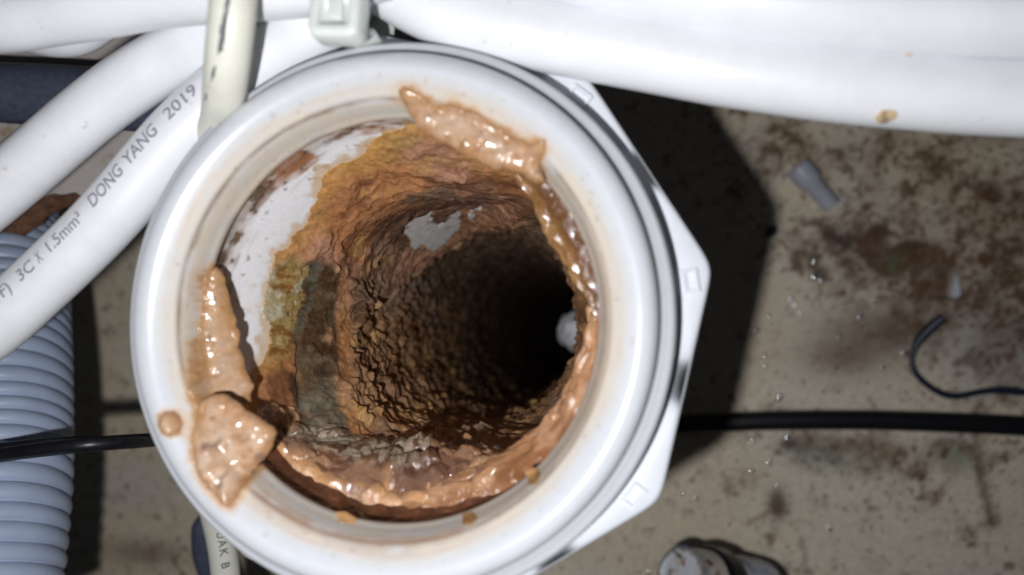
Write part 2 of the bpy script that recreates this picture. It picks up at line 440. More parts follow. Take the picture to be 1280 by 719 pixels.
# thin smears of sludge round the flaps that slid over the rim
for px_, fl_, wd in ((FLAP_TOP, -5.0, 0.9), (FLAP_LEFT, -11, 0.7), (FLAP_LOW, -4.2, 0.9), (FLAP_DROP, -5.0, 0.55)):
    pl = rimpts(px_, 0.3, fl_); k_ = top & (np.abs(V[:, 0] - np.mean([q[0] for q in pl])) < 22) & (np.abs(V[:, 1] - np.mean([q[1] for q in pl])) < 22)
    dd = np.full(len(V), -9.0); dd[k_] = poly_sdf(V[k_, 0], V[k_, 1], pl)
    dd = dd + 0.7 * fbm(V[:, 0] / 2.2, V[:, 1] / 2.2, 71) + 0.35 * fbm(V[:, 0] / 0.7, V[:, 1] / 0.7, 72, octv=3)
    c = mix(c, srgb(196, 162, 122), sm(-wd * 1.6, 0.1, dd) * 0.75)
    c = mix(c, srgb(168, 122, 80), sm(-wd * 0.5, 0.1, dd) * 0.7)
mesh_obj('collar', V, F, M_pvc, fit, col=c)

# eight-sided nut
ROTN = 0.162; RN = 47.7; NX = 1.8; AP = RN * math.cos(math.pi / 8)
ang = np.arange(512) / 512 * 2 * np.pi
nrm = ROTN + math.pi / 8 + np.arange(8) * math.pi / 4
def octa(ap, p=64.0):
    q = np.maximum(np.cos(ang[:, None] - nrm[None]), 0) / ap
    return (q ** p).sum(1) ** (-1 / p)
rings = [(38.2, -30), (octa(AP), -30), (octa(AP), -11.5), (octa(AP - 0.25), -10.9), (octa(AP - 0.8), -10.65), (43.4, -10.6), (38.2, -10.6)]
V = np.concatenate([np.stack([np.broadcast_to(R_, ang.shape) * np.cos(ang) + NX, np.broadcast_to(R_, ang.shape) * np.sin(ang), np.full(512, zz)], -1) for R_, zz in rings])
nut = mesh_obj('locking_nut', V, grid_faces(512, len(rings), True), M_nut, fit)
# small square marks moulded near the corners of the nut
def frame_mesh(w, h, t, hh):
    ring = lambda s, zz: [(-w / 2 + s, -h / 2 + s, zz), (w / 2 - s, -h / 2 + s, zz), (w / 2 - s, h / 2 - s, zz), (-w / 2 + s, h / 2 - s, zz)]
    V = ring(0, -0.3) + ring(0.12, hh) + ring(t - 0.12, hh) + ring(t, -0.3)
    F = [[i * 4 + k, i * 4 + (k + 1) % 4, (i + 1) * 4 + (k + 1) % 4, (i + 1) * 4 + k] for i in range(3) for k in range(4)]
    return V, F
mk = None
for k in range(8):
    a = ROTN + k * math.pi / 4
    if mk is None:
        V, F = frame_mesh(2.4, 3.7, 0.6, 0.75); mk = o = mesh_obj('molded_mark', V, F, M_nut, nut, smooth=False)
    else:
        o = mk.copy(); C.objects.link(o); o.parent = nut
    aa = a - 0.035
    o.location = ((43.9 * math.cos(aa) + NX) * K, 43.9 * math.sin(aa) * K, -10.6 * K); o.rotation_euler = (0, 0, aa)

EDGE = [(40, -11), (70, -13.5), (83.7, -16), (91, -16.4), (99.9, -18.0), (109.7, -19.8), (116.3, -20.3), (123.1, -20.1), (129.3, -22.9), (133.8, -25.2), (141.8, -26.4), (150.7, -25.4), (156.0, -22.5), (165.4, -23.2),
        (180.0, -24.0), (189, -24.0), (195.7, -20.9), (199.1, -18.2), (203.3, -15.6), (210.0, -13.0), (220.9, -11.9), (330, -11)]
def bore(z, th):
    """inside radius of the pipe: round, narrowing below its mouth and leaning to the right"""
    zk = [-600, -46, -38, -30, -22, -16, -14, -9]
    cx_ = np.interp(z, zk, [3.2, 2.9, 2.4, 1.7, 0.9, 0.2, 0, 0]); R_ = np.interp(z, zk, [27.2, 27.3, 27.5, 28.6, 30.7, 32.3, 32.7, 33.0])
    a = np.radians(th)
    return cx_ * np.cos(a) + np.sqrt(R_ ** 2 - (cx_ * np.sin(a)) ** 2)

# the pipe below the rim, white plastic where the slime has been scraped away
zz = np.concatenate([np.arange(-9.0, -60, -0.3), np.linspace(-60, -470, 160)])
prof = np.stack([np.ones(len(zz)), zz], 1)
V, F = lathe(prof, 720)
V[:, :2] *= bore(V[:, 2], np.degrees(np.arctan2(V[:, 1], V[:, 0])))[:, None]
F = F[:, ::-1]
r = np.hypot(V[:, 0], V[:, 1]); th = np.degrees(np.arctan2(V[:, 1], V[:, 0])) % 360; z = V[:, 2]; u = th / 360 * 200
nA = fbm(u / 8, z / 6, 61, 25, 4); nB = fbm(u / 2, z / 2, 62, 100, 4); nC = fbm(u / 5, z / 0.8, 63, 40, 4)
c = np.tile(srgb(238, 238, 240), (len(V), 1))
nD = fbm(u / 1.0, z / 1.0, 64, 200, 3); nE = fbm(u / 14, z / 1.6, 65, 14, 4)
gr = sm(-17.5, -12.5, z + 2.2 * nA + 1.2 * nC)
c = mix(c, srgb(196, 176, 158), gr * np.clip(0.75 + 0.7 * nB, 0, 1))
c = mix(c, srgb(126, 92, 68), gr * sm(-0.05, 0.30, nC * 0.7 + nB * 0.5) * 0.85)
c = mix(c, srgb(62, 44, 34), gr * sm(0.10, 0.30, nB * 0.6 + nD * 0.5) * 0.85)
c = mix(c, srgb(168, 112, 70), sm(-19, -14, z + 3 * nC) * sm(0.0, 0.35, nA) * 0.8 * sm(80, 95, th) * sm(158, 140, th))
c = mix(c, srgb(110, 84, 68), np.exp(-((z + 13.6 + 1.2 * nE) / 0.8) ** 2) * np.clip(0.4 + 0.9 * nB, 0, 1) * 0.8)
c = mix(c, srgb(70, 48, 36), sm(-13.8, -12.0, z + 1.2 * nB) * sm(140, 168, th) * 0.85)
c = mix(c, srgb(168, 142, 118), sm(0.25, 0.45, nB * 0.6 + nD * 0.4) * sm(-26, -15, z) * 0.7)
c = mix(c, srgb(90, 74, 64), sm(0.36, 0.46, nD * 0.7 + nB * 0.4) * sm(-22, -14, z) * 0.8)
ed = tab(th, EDGE) + 3.0 * nB
c = mix(c, srgb(206, 168, 112), sm(2.6, 0.2, z - ed) * 0.65)
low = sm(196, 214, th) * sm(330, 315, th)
c = mix(c, srgb(84, 50, 36), low * 0.95)  # brown darkened along the bottom in place of the lip's shadow
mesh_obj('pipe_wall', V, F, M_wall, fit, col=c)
# outside skin of the pipe down to the floor
V, F = lathe([(36.2, -33), (36.2, FZ), (36.2, -470)], 96); mesh_obj('pipe_body', V, F, M_nut, fit)
V, F = lathe([(36.0, -455), (0.05, -455)], 48); mesh_obj('pipe_end_cap', V, F[:, ::-1], plain('dark_end_cap', srgb(34, 27, 22), 1.0, 0.3, 0.2, spec=0.0), fit)  # added near-black cap, keeps ambient light out of the open pipe end

# ---------------------------------------------------------------- slime lining inside the pipe
TAN, ORANGE, BROWN, DARK = srgb(206, 158, 114), srgb(178, 116, 62), srgb(118, 74, 44), srgb(66, 44, 32)
OLIVE, GREY, PINK, YEL = srgb(164, 138, 84), srgb(104, 98, 86), srgb(176, 126, 102), srgb(200, 152, 74)
CIRC = 207                                     # circumference of the bore in mm, also the period of the noises

def cyl_grid(th, zs):
    TH, Z = np.meshgrid(th, zs)
    return TH, Z, TH / 360 * CIRC
def cyl_mesh(name, TH, Z, Rr, col, wet, mat, wrap, keep=None):
    nz, nt_ = TH.shape
    a = np.radians(TH)
    V = np.stack([Rr * np.cos(a), Rr * np.sin(a), Z], -1).reshape(-1, 3)
    F = grid_faces(nt_, nz, wrap)[:, ::-1]
    c = col.reshape(-1, 3); w = wet.ravel()
    if keep is not None:
        k = keep.ravel(); F = F[k[F].any(1)]
        used = np.zeros(len(V), bool); used[F.ravel()] = True
        idx = np.cumsum(used) - 1
        V = V[used]; F = idx[F]; c = c[used]; w = w[used]
    return mesh_obj(name, V, F, mat, col=c, wet=w)

CREST = [(100, -40), (139.1, -37.8), (153.2, -40.0), (168.3, -43.1), (183.5, -44.2), (201.1, -42.7), (218.7, -37.3), (234.7, -30.2), (245.4, -26.8), (330, -28)]
START = [(130, -30), (143.6, -31.0), (154.3, -33.6), (168.9, -34.4), (183.2, -32.1), (194.5, -28.7), (205.6, -26.9), (216.6, -24.9), (224.3, -24.0), (330, -22)]
OLIVE = [(157.8, -23.4), (153.1, -27.9), (156.0, -35.4), (172.5, -36.6), (187.5, -33.1), (196.7, -29.0), (196.3, -23.0), (180.0, -22.9), (165.4, -22.4)]
SCRAPE = [(120.0, -55.6), (111.0, -54.0), (103.4, -56.0), (106.6, -68.3), (97.9, -63.9), (89.6, -61.1), (99.4, -76.4), (112.7, -83.8), (121.5, -82.9), (123.0, -73.4), (129.0, -73.7)]
SCRAPE2 = [(89.0, -64.7), (78.0, -56.0), (78.1, -59.5), (89.5, -71.0)]
BANDLO = [(20, -24), (38, -33), (75, -76), (104, -91), (128, -88), (155, -79), (178, -68), (198, -60), (240, -56), (340, -40)]

def build_lining():
    th = np.arange(1080) / 1080 * 360
    zs = np.concatenate([np.arange(-9.6, -70, -0.2), -70 - np.cumsum(0.2 * 1.0127 ** np.arange(260))])
    TH, Z, U = cyl_grid(th, zs)
    P = lambda per: (U * per / CIRC, per)
    nA = fbm(P(9)[0], Z / 23, 101, 9, 4); nB = fbm(P(23)[0], Z / 9, 102, 23, 5); nC = fbm(P(69)[0], Z / 3, 103, 69, 4); nD = fbm(P(160)[0], Z / 1.3, 106, 160, 3)
    # long folds that run round the pipe, warped and lumpy
    wz = Z + 5 * nA + 3.2 * nB + 0.8 * nC
    fold = 0.5 + 0.9 * fbm(P(18)[0] + 0.4 * nB, wz / 4.4, 104, None, 3, 0.5)
    lum1, lum2, lid = worley(P(30)[0] + 0.9 * nB, wz / 3.2 + 0.5 * nC, 108, None)
    lump = np.sqrt(np.clip(1 - lum1 ** 2 * 1.1, 0, 1))
    fold2 = 0.5 + fbm(P(30)[0], wz / 1.8, 105, None, 3, 0.55)
    # drooping cells of the deep crust
    w1 = 0.5 * nB + 0.35 * nC
    f1, f2, rid = worley(P(44)[0] + 0.9 * nA + 0.6 * nB + 0.10 * nC, Z / 3.6 + 1.3 * nA + 0.9 * nB + 0.12 * nC, 111, None)
    g1, g2, rid2 = worley(P(84)[0] + 0.8 * nB + 0.2 * nC, Z / 1.9 + 0.8 * nB + 0.2 * nC, 112, None)
    cell = 1.1 * np.exp(-(f1 / 0.52) ** 2); cell2 = np.exp(-(g1 / 0.5) ** 2)
    ridge = 0.5 + 0.9 * fbm(P(26)[0] + 0.5 * nB, (Z + 3.0 * nA + 2.2 * nB + 0.6 * nC) / 2.6, 151, None, 3, 0.5)
    ze = tab(TH, EDGE) + 2.0 * nB + 1.3 * nC + 0.5 * nD
    zs_, zc = tab(TH, START) + 2.4 * nB + 0.9 * nC, tab(TH, CREST) + 1.2 * nB + 0.7 * nC
    d = ze - Z                                 # depth below the upper edge of the slime
    onleft = sm(150, 158, TH + 5 * nB) * sm(243, 228, TH)     # span of the grey ledge
    t = np.where(d < 0, -0.9, 0.08 + 0.45 * sm(0, 2.0, d) + 0.8 * sm(1, 6, d) + 1.1 * sm(3, 16, d))
    oliv = poly_sdf(TH * 170 / 360, Z, [(a * 170 / 360, b_) for a, b_ in OLIVE]) + 1.8 * nC + 1.2 * nB
    om = sm(-1.3, 1.3, oliv)
    fuzz = fbm(P(150)[0], Z / 4.5, 121, 150, 3)
    thin = 0.26 + 0.22 * fuzz + 0.10 * nC + 0.10 * nD
    hole = sm(0.08, 0.3, fuzz * 0.6 + nB * 0.7 + 0.30 * sm(7, 0, d) - 0.42)
    t = np.where(d < 0, t, t * (1 - om) + om * (thin - 0.9 * hole))
    # grey ledge: a smooth slope facing up, then the thick crust
    slope = np.clip((zs_ - Z) / np.maximum(zs_ - zc, 2.0), 0, 1)
    ledge = 0.35 + 3.1 * slope ** 0.85 + 0.9 * nB * slope + 0.35 * nC
    t = np.where((d > 0), t * (1 - onleft) + onleft * np.where(Z < zs_, ledge, np.where(om > .5, t, np.minimum(t, 0.8))), t)
    deep = sm(0, 3.0, zc - Z)
    deepness = np.where(onleft > 0.5, deep, sm(-3, 18, zc - Z))
    th_deep = 3.5 + 0.8 * nA
    # second ring: the slime thickens again further down on the upper side
    zb = tab(TH, BANDLO) + 2.2 * nB
    up = sm(20, 50, TH) * sm(170, 135, TH)
    th_deep = th_deep * (1 - up) + up * (1.5 + 2.7 * sm(17, 1, Z - zb) * (Z > zb) + 2.6 * (Z <= zb) * sm(10, 0, zb - Z) + 0.9 * sm(3, 12, zb - Z))
    t = np.where(d > 0, t * (1 - deepness) + th_deep * deepness, t)
    body = sm(0.5, 8, d) * (1 - om) * (1 - onleft * (1 - deep))
    high = sm(-86, -54, Z)
    t = t + np.where(d > 0, body * high * (1.5 * (fold - 0.5) + 0.75 * (lump - 0.5) + 0.40 * (fold2 - 0.5)), 0)
    cellw = np.where(onleft > 0.3, sm(0, 4, zc - Z), sm(0, 24, zc - Z + 10 * nA + 7 * nB)) * (1 - 0.6 * up * (Z > zb))
    big = 1 + 0.5 * nA
    t = t + np.where(d > 0, cellw * (1.35 * big * (0.5 + 0.8 * rid) * (cell - 0.45) + 0.40 * (cell2 - 0.45) + 1.2 * (ridge - 0.5) + 0.5 * nB + 0.08 * nC), 0)
    t = t + np.where(d > 0, (0.24 * nC + 0.07 * nD) * sm(0.5, 4, d), 0)
    # ragged crust of the ledge crest
    sc = np.maximum(poly_sdf(TH * 155 / 360, Z, [(a * 155 / 360, b_) for a, b_ in SCRAPE]), poly_sdf(TH * 155 / 360, Z, [(a * 155 / 360, b_) for a, b_ in SCRAPE2])) + 1.1 * nC + 0.7 * nB
    bare = sm(-0.2, 0.5, sc)
    t = t * (1 - bare) + bare * np.clip(0.1 + 0.15 * (-54 - Z), 0.0, 4.2)
    rt = sm(-75, -45, np.where(TH > 180, TH - 360, TH)) * sm(75, 45, np.where(TH > 180, TH - 360, TH)) * sm(-75, -50, Z)
    t = np.where(t > 0, np.minimum(t, 10) * (1 - 0.85 * rt), t)
    R = bore(Z, TH) - t
    # colours of the deposit; the band under the lip has shade painted in
    c = mix(np.broadcast_to(srgb(172, 118, 78), TH.shape + (3,)), srgb(178, 132, 106), sm(-0.1, 0.40, nA + 0.5 * nB))
    c = mix(c, srgb(184, 142, 88), sm(0.05, 0.45, fbm(P(23)[0], wz / 6, 131, 23, 3)) * 0.7)
    c = mix(c, srgb(112, 72, 48), sm(-0.1, 0.4, fbm(P(18)[0], wz / 3.2, 132, 18, 4) + 0.25 * nC) * 0.85)
    c = mix(c, srgb(120, 104, 90), sm(0.15, 0.5, fbm(P(16)[0], Z / 12, 137, 16, 4)) * sm(-26, -34, Z) * 0.7)
    c = mix(c, srgb(140, 128, 66), sm(0.1, 0.45, fbm(P(14)[0], Z / 9, 138, 14, 4)) * sm(-28, -20, Z) * 0.55)
    c = mix(c, srgb(186, 138, 80), sm(6, 0.3, d + 2.0 * nB) * 0.8)
    oc = mix(srgb(168, 142, 92), srgb(138, 98, 52), sm(-0.05, 0.30, fuzz + 0.3 * nB))
    oc = mix(oc, srgb(196, 190, 164), sm(0.05, 0.35, nC * 0.6 + 0.5 * nB + 0.3 * sm(6, 0, d)) * 0.7)
    c = mix(c, oc, om)
    gl = onleft * sm(-1.0, 2.4, zs_ - Z + 1.5 * nC) * (1 - deep)
    gcol = mix(mix(srgb(104, 88, 66), srgb(80, 60, 42), sm(-0.40, 0.15, nB + 0.3 * nA + 0.5 * fbm(P(40)[0], Z / 14, 139, 40, 3))), srgb(116, 104, 84), sm(0.1, 0.4, nC) * 0.5)
    gcol = mix(gcol, srgb(122, 114, 96), sm(200, 214, TH + 12 * nB) * 0.7)
    c = mix(c, gcol, gl * (1 - sm(0.66, 0.90, slope + 0.16 * nB)))
    c = mix(c, mix(srgb(178, 126, 80), srgb(190, 148, 112), sm(-0.3, 0.3, nB)), gl * sm(0.66, 0.95, slope + 0.30 * nB + 0.12 * nC))
    c = mix(c, srgb(66, 68, 60), onleft * np.exp(-((zs_ - Z - 0.3) / 1.1) ** 2) * 0.85 * sm(-0.5, 0.2, nB + 0.3))
    c = mix(c, srgb(60, 44, 34), onleft * sm(1.6, 0.4, np.abs(zs_ - Z + 0.6)) * sm(0.0, 0.3, nC) * 0.8)
    dc = mix(mix(srgb(178, 138, 102), srgb(132, 98, 72), rid), srgb(206, 162, 106), sm(0.88, 0.95, rid) * 0.8)
    dc = mix(dc, srgb(108, 76, 54), sm(-0.1, 0.4, nA * 0.7 + nB * 0.6) * 0.7)
    dc = mix(dc, srgb(140, 122, 110), sm(0.15, 0.5, fbm(P(9)[0], Z / 30, 140, 9, 3)) * 0.5)
    c = mix(c, dc, np.clip(cellw * 1.4, 0, 1))
    dk = up * sm(-34, -46, Z + 6 * nB) * sm(16, 26, Z - zb + 5 * nB) * sm(140, 118, TH)
    c = mix(c, srgb(96, 72, 60), dk * 0.9)
    band = up * sm(20, 12, Z - zb + 4 * nB) * sm(-2, 2, Z - zb)
    c = mix(c, mix(srgb(184, 140, 112), srgb(148, 106, 80), sm(-0.3, 0.3, nC)), band * 0.9)
    c = mix(c, srgb(92, 76, 64), sm(2, 12, zb - Z) * up * 0.8)
    c = mix(c, srgb(112, 92, 78), sm(-130, -200, Z) * 0.6)  # darker, greyer tone in the deep part
    c = mix(c, mix(srgb(76, 44, 32), srgb(104, 62, 42), sm(-0.1, 0.4, nC)), sm(206, 220, TH + 4 * nB) * sm(345, 325, TH) * sm(-26, -20, Z) * 0.95)  # brown slime, darkened here to stand for the shade below the lip
    c = c * (1 + 0.18 * nD + 0.12 * nC)[..., None]
    c = mix(c, srgb(242, 239, 234), bare * sm(-0.9, -0.4, -np.abs(nC) * 1.0))
    wet = np.clip(0.40 + 0.9 * nA + 0.6 * nB, 0, 1) * 0.8 + gl * 0.35
    wet = wet * (1 - bare) + bare
    wet = wet * (1 - 0.6 * om) * sm(-220, -110, Z)
    keep = t > -0.35
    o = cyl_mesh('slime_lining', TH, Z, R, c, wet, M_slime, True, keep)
    tag(o, 'brown bumpy slime crust lining the inside of the pipe', 'slime')
build_lining()

# ---------------------------------------------------------------- wet ledges of sludge round the mouth of the bore
def build_ledge(name, label, a0, a1, START_Z, CR, under, seed, colfn, lump=1.0, nth=700, nz=220, lead=0.05):
    th = np.linspace(a0, a1, nth); v = np.linspace(0, 1, nz)
    TH, Vv = np.meshgrid(th, v)
    p = sorted(CR); xs = [q[0] for q in p]
    rc = np.interp(TH, xs, [q[1] for q in p]); zc = np.interp(TH, xs, [q[2] for q in p])
    z0 = np.interp(TH, [q[0] for q in START_Z], [q[1] for q in START_Z])
    U = TH / 360 * CIRC
    nA = fbm(U / 14, Vv * 2, seed, None, 4); nB = fbm(U / 5, Vv * 5, seed + 5, None, 4)
    taper = sm(0, lead, (TH - a0) / (a1 - a0) + 0.05 * nB * (lead > 0.1)) * sm(1, 0.95, (TH - a0) / (a1 - a0))
    rc = RP - (RP - rc) * taper + (0.8 * nA + 0.45 * nB) * lump * taper
    # profile: upper face from the wall at z0 to the crest, nose, then underside back to the wall
    k = 0.66
    s1 = np.clip(Vv / k, 0, 1); s2 = np.clip((Vv - k) / (1 - k), 0, 1)
    s1c = s1 ** 0.9
    RR = bore(z0, TH) + 0.3
    R = RR - (RR - rc) * np.sin(s1c * np.pi / 2) ** 1.0
    Zt = z0 + (zc - z0) * (1 - np.cos(s1 * np.pi / 2)) ** 0.8
    R = np.where(Vv > k, rc + (bore(zc - under, TH) + 0.5 - rc) * (1 - np.cos(s2 * np.pi / 2)), R)
    Zt = np.where(Vv > k, zc - under * np.sin(s2 * np.pi / 2), Zt)
    arc = Vv * 22
    f1, f2, rid = worley(U / 4.2 + 0.4 * nB, arc / 4.0 + 0.3 * nA, seed + 9)
    h1, h2, rid2 = worley(U / 1.5, arc / 1.6, seed + 10)
    lum = np.sqrt(np.clip(1 - f1 * 1.15, 0, 1)) * (0.4 + rid); lum2 = np.sqrt(np.clip(1 - h1 * 1.2, 0, 1)) * rid2
    amt = (0.55 * sm(0.02, 0.15, Vv) + 0.45 * sm(0.15, 0.40, Vv)) * sm(0.98, 0.8, Vv) * taper
    nC = fbm(U / 1.6, arc / 1.6, seed + 15, None, 3)
    dr = lump * amt * (1.7 * (lum - 0.3) * (0.35 + 0.65 * sm(-0.4, 0.3, nA)) + 0.22 * (lum2 - 0.2) + 0.30 * nB + 0.08 * nC)
    dz = dr * 0.6 * np.where(Vv < k, 1, -0.3)
    R = R - dr; Zt = Zt + dz
    c, wet = colfn(TH, Vv, U, arc, nA, nB, rid, nC)
    o = cyl_mesh(name, TH, Zt, R, c, wet, M_lumpy, False)
    tag(o, label, 'sludge')
    return o

def col_low(TH, v, U, arc, nA, nB, rid, nC):
    w = v + 0.10 * nB + 0.04 * nC
    c = mix(np.broadcast_to(srgb(142, 106, 82), TH.shape + (3,)), srgb(124, 92, 74), sm(-0.2, 0.3, nA))
    c = mix(c, srgb(170, 130, 96), sm(0.1, 0.45, fbm(U / 6, arc / 4.0, 75, None, 4)) * 0.7)
    c = mix(c, srgb(100, 64, 46), sm(0.0, 0.45, fbm(U / 8, arc / 4.0, 77, None, 4)) * 0.7)
    upper = sm(0.26, 0.38, w)
    c = mix(c, mix(mix(srgb(136, 128, 112), srgb(166, 148, 128), rid), srgb(92, 68, 52), sm(0.0, 0.3, nC)), upper * sm(220, 228, TH + 6 * nA) * sm(284, 266, TH + 12 * nA + 6 * nB) * 0.95)
    c = mix(c, mix(srgb(184, 142, 108), srgb(160, 118, 88), rid), sm(0.42, 0.56, w) * sm(268, 280, TH + 10 * nB) * 0.9)
    c = mix(c, srgb(184, 142, 104), sm(224, 214, TH + 5 * nB) * 0.8)
    c = mix(c, srgb(200, 152, 106), sm(0.20, 0.08, w) * sm(200, 216, TH) * 0.9)
    c = mix(c, srgb(84, 50, 36), sm(0.30, 0.55, fbm(U / 5, arc / 2.0, 79, None, 4)) * 0.8)  # dark patches painted in as shaded gaps between the lumps
    return c, np.clip(0.9 + 0.4 * nB, 0, 1)
def col_tan(TH, v, U, arc, nA, nB, rid, nC):
    c = mix(np.broadcast_to(srgb(186, 142, 104), TH.shape + (3,)), srgb(164, 118, 82), sm(-0.2, 0.35, nA))
    c = mix(c, srgb(196, 156, 124), sm(0.1, 0.5, nB) * 0.6)
    c = mix(c, srgb(120, 78, 52), sm(0.05, 0.5, fbm(U / 7, arc / 3, 277, None, 4)) * 0.6)
    c = mix(c, srgb(130, 80, 50), sm(0.30, 0.10, v + 0.12 * nB) * 0.6)
    return c, np.clip(0.8 + 0.5 * nB, 0, 1)
def col_side(TH, v, U, arc, nA, nB, rid, nC):
    c = mix(np.broadcast_to(srgb(160, 122, 78), TH.shape + (3,)), srgb(138, 100, 60), sm(-0.2, 0.35, nA))
    c = mix(c, srgb(98, 64, 38), sm(0.46, 0.18, v + 0.12 * nB) * 0.85)
    return c, np.clip(0.8 + 0.5 * nB, 0, 1)

build_ledge('sludge_ledge', 'pinkish wet sludge with grey lumps along the lower inside of the pipe', 194, 306,
            [(194, -22), (206, -18), (216.4, -14.4), (223.3, -15.8), (231.7, -15.2), (239.7, -15.5), (251.9, -15.9), (269.2, -16.2), (291.9, -15.5), (306, -15)],
            [(194, 27.5, -27), (206, 27.8, -26), (214, 28.0, -25), (221, 28.4, -25), (227.3, 27.6, -25), (235.7, 26, -27), (247, 24.4, -28), (256, 23.4, -28), (265, 22.6, -28), (276, 22.6, -27), (288, 23.9, -26), (297, 25.4, -24), (306, 27, -22)],
            7.0, 201, col_low, 1.5, lead=0.24)
build_ledge('sludge_ring', 'smooth tan sludge ring around the lower right inner edge of the rim', 258, 368,
            [(258, -16.5), (275, -15.8), (300, -15.0), (315, -13.6), (330, -11.0), (345, -9.6), (368, -9.0)],
            [(258, 30.5, -19), (266, 28.9, -19.5), (276, 27.4, -19.5), (287, 26.6, -19.5), (300, 26.2, -19), (310, 26.8, -18), (320, 27.5, -16), (330, 28.1, -15), (341, 28.6, -14), (350, 29.6, -12.5), (360, 30.2, -12), (368, 30.4, -12)],
            4.0, 231, col_tan, 0.6, lead=0.12)
build_ledge('sludge_curl', 'thin amber curl of sludge hanging inside the right edge of the rim', -4, 66,
            [(-4, -9.0), (20, -8.8), (40, -8.8), (66, -9.0)],
            [(-4, 30.6, -11.5), (4, 30.3, -12), (15, 28.0, -12), (27, 26.9, -12.5), (36, 27.4, -12.5), (44, 28.6, -12.5), (53, 29.4, -12), (66, 30.4, -11.5)],
            3.5, 251, col_side, 0.6)

# ---------------------------------------------------------------- flaps of sludge lying on the rim
def flap(name, label, px, H, w, seed, pal, group=None, fl_=-5.0, sp=0.22, lump=0.5, basefn=None, wavy=0.55):
    poly = rimpts(px, 0.5 * H, fl_) if basefn is None else px
    P_ = np.array(poly); x0, y0 = P_.min(0) - 1.2; x1, y1 = P_.max(0) + 1.2
    X, Y = np.meshgrid(np.arange(x0, x1, sp), np.arange(y0, y1, sp))
    nA = fbm(X / 6, Y / 6, seed, octv=3); nB = fbm(X / 2.2, Y / 2.2, seed + 3, octv=4); nC = fbm(X / 0.9, Y / 0.9, seed + 6, octv=3)
    D = poly_sdf(X, Y, poly) + wavy * nB
    gy, gx = np.gradient(D, sp)
    gl = np.maximum(np.hypot(gx, gy), 0.4)
    out = D < 0
    Xs = np.where(out, X - gx / gl ** 2 * D, X); Ys = np.where(out, Y - gy / gl ** 2 * D, Y)
    Dc = np.clip(D, 0, None)
    prof = np.sqrt(np.clip(1 - (1 - np.clip(Dc / w, 0, 1)) ** 2, 0, 1))
    f1, f2, rid = worley(X / 2.1 + 0.4 * nB, Y / 2.1, seed + 8)
    lm = np.sqrt(np.clip(1 - 1.1 * f1, 0, 1)) * rid
    h = H * prof * (1 + lump * (1.0 * nA + 0.45 * nB + 0.10 * (lm - 0.2))) + 0.10 * nC * prof
    rr = np.hypot(Xs, Ys)
    base = lipz(rr, fl_) if basefn is None else basefn(Xs, Ys)
    top = base + 0.02 + np.maximum(h, 0); bot = base - 0.25 * prof * (rr < 32.5) - 0.03
    keepv = D > -sp * 1.3
    F = grid_faces(X.shape[1], X.shape[0])
    kk = (D > 0).ravel(); F = F[kk[F].any(1) & keepv.ravel()[F].all(1)]
    n = X.size
    V = np.concatenate([np.stack([Xs, Ys, top], -1).reshape(-1, 3), np.stack([Xs, Ys, bot], -1).reshape(-1, 3)])
    F2 = np.concatenate([F, F[:, ::-1] + n])
    c = mix(np.broadcast_to(pal[0], X.shape + (3,)), pal[1], sm(-0.3, 0.4, nA))
    c = mix(c, pal[2], sm(0.1, 0.5, nB) * 0.6)
    c = mix(c, srgb(206, 184, 166), sm(0.12, 0.5, fbm(X / 3.5, Y / 3.5, seed + 30, octv=3)) * sm(0.5, 1.8, D) * 0.6)
    c = mix(c, srgb(150, 104, 70), sm(0.2, 0.55, fbm(X / 1.8, Y / 1.8, seed + 31, octv=4)) * 0.5)
    c = mix(c, pal[3], sm(1.6, 0.0, D + 0.6 * nB) * 0.75)
    c = mix(c, srgb(110, 96, 84), sm(0.55, 0.68, fbm(X / 1.6, Y / 1.6, seed + 20, octv=2)) * 0.6)
    c = np.concatenate([c.reshape(-1, 3)] * 2)
    wt = np.clip(0.8 + 0.5 * nB, 0, 1).ravel(); wt = np.concatenate([wt, wt])
    used = np.zeros(len(V), bool); used[F2.ravel()] = True; idx = np.cumsum(used) - 1
    o = mesh_obj(name, V[used], idx[F2], M_sludge, col=c[used], wet=wt[used])
    return tag(o, label, 'sludge', group)

P1 = (srgb(194, 156, 122), srgb(196, 168, 144), srgb(180, 140, 106), srgb(166, 122, 78))
P2 = (srgb(188, 154, 122), srgb(182, 144, 106), srgb(186, 160, 138), srgb(168, 124, 80))
flap('sludge_flap', 'long tan sludge flap slumped over the top of the white rim',
     FLAP_TOP,
     1.4, 2.1, 301, P1, lump=0.45, wavy=0.5)
flap('sludge_flap', 'pinkish sludge flap draped over the left inner edge of the rim',
     FLAP_LEFT,
     1.1, 2.6, 321, P2, lump=0.6, fl_=-11)
flap('sludge_flap', 'glossy tan sludge lump with a pointed tail on the lower left rim',
     FLAP_LOW,
     1.6, 2.8, 341, P1, lump=0.5, fl_=-4.2)
flap('sludge_drop', 'small round tan sludge drop alone on the left rim',
     FLAP_DROP, 1.0, 1.2, 361, P1, lump=0.3, wavy=0.12, sp=0.15)
for (lab, px, s) in [('small orange sludge speck right of the sludge ring on the rim', [(656, 590), (668, 584), (676, 592), (672, 605), (660, 606)], 381),
                     ('orange sludge speck on the lower inner edge of the rim', [(577, 644), (590, 640), (598, 648), (590, 656), (578, 655)], 391),
                     ('flat tan sludge scrap under the shadow at the bottom of the rim', [(418, 640), (432, 640), (448, 650), (440, 655), (424, 652)], 396)]:
    flap('sludge_speck', lab, px, 0.35, 0.9, s, (srgb(180, 138, 94), srgb(190, 150, 108), srgb(170, 126, 80), srgb(176, 132, 86)), 'small sludge specks on the rim', lump=0.3, wavy=0.12, sp=0.16, fl_=-7.6)

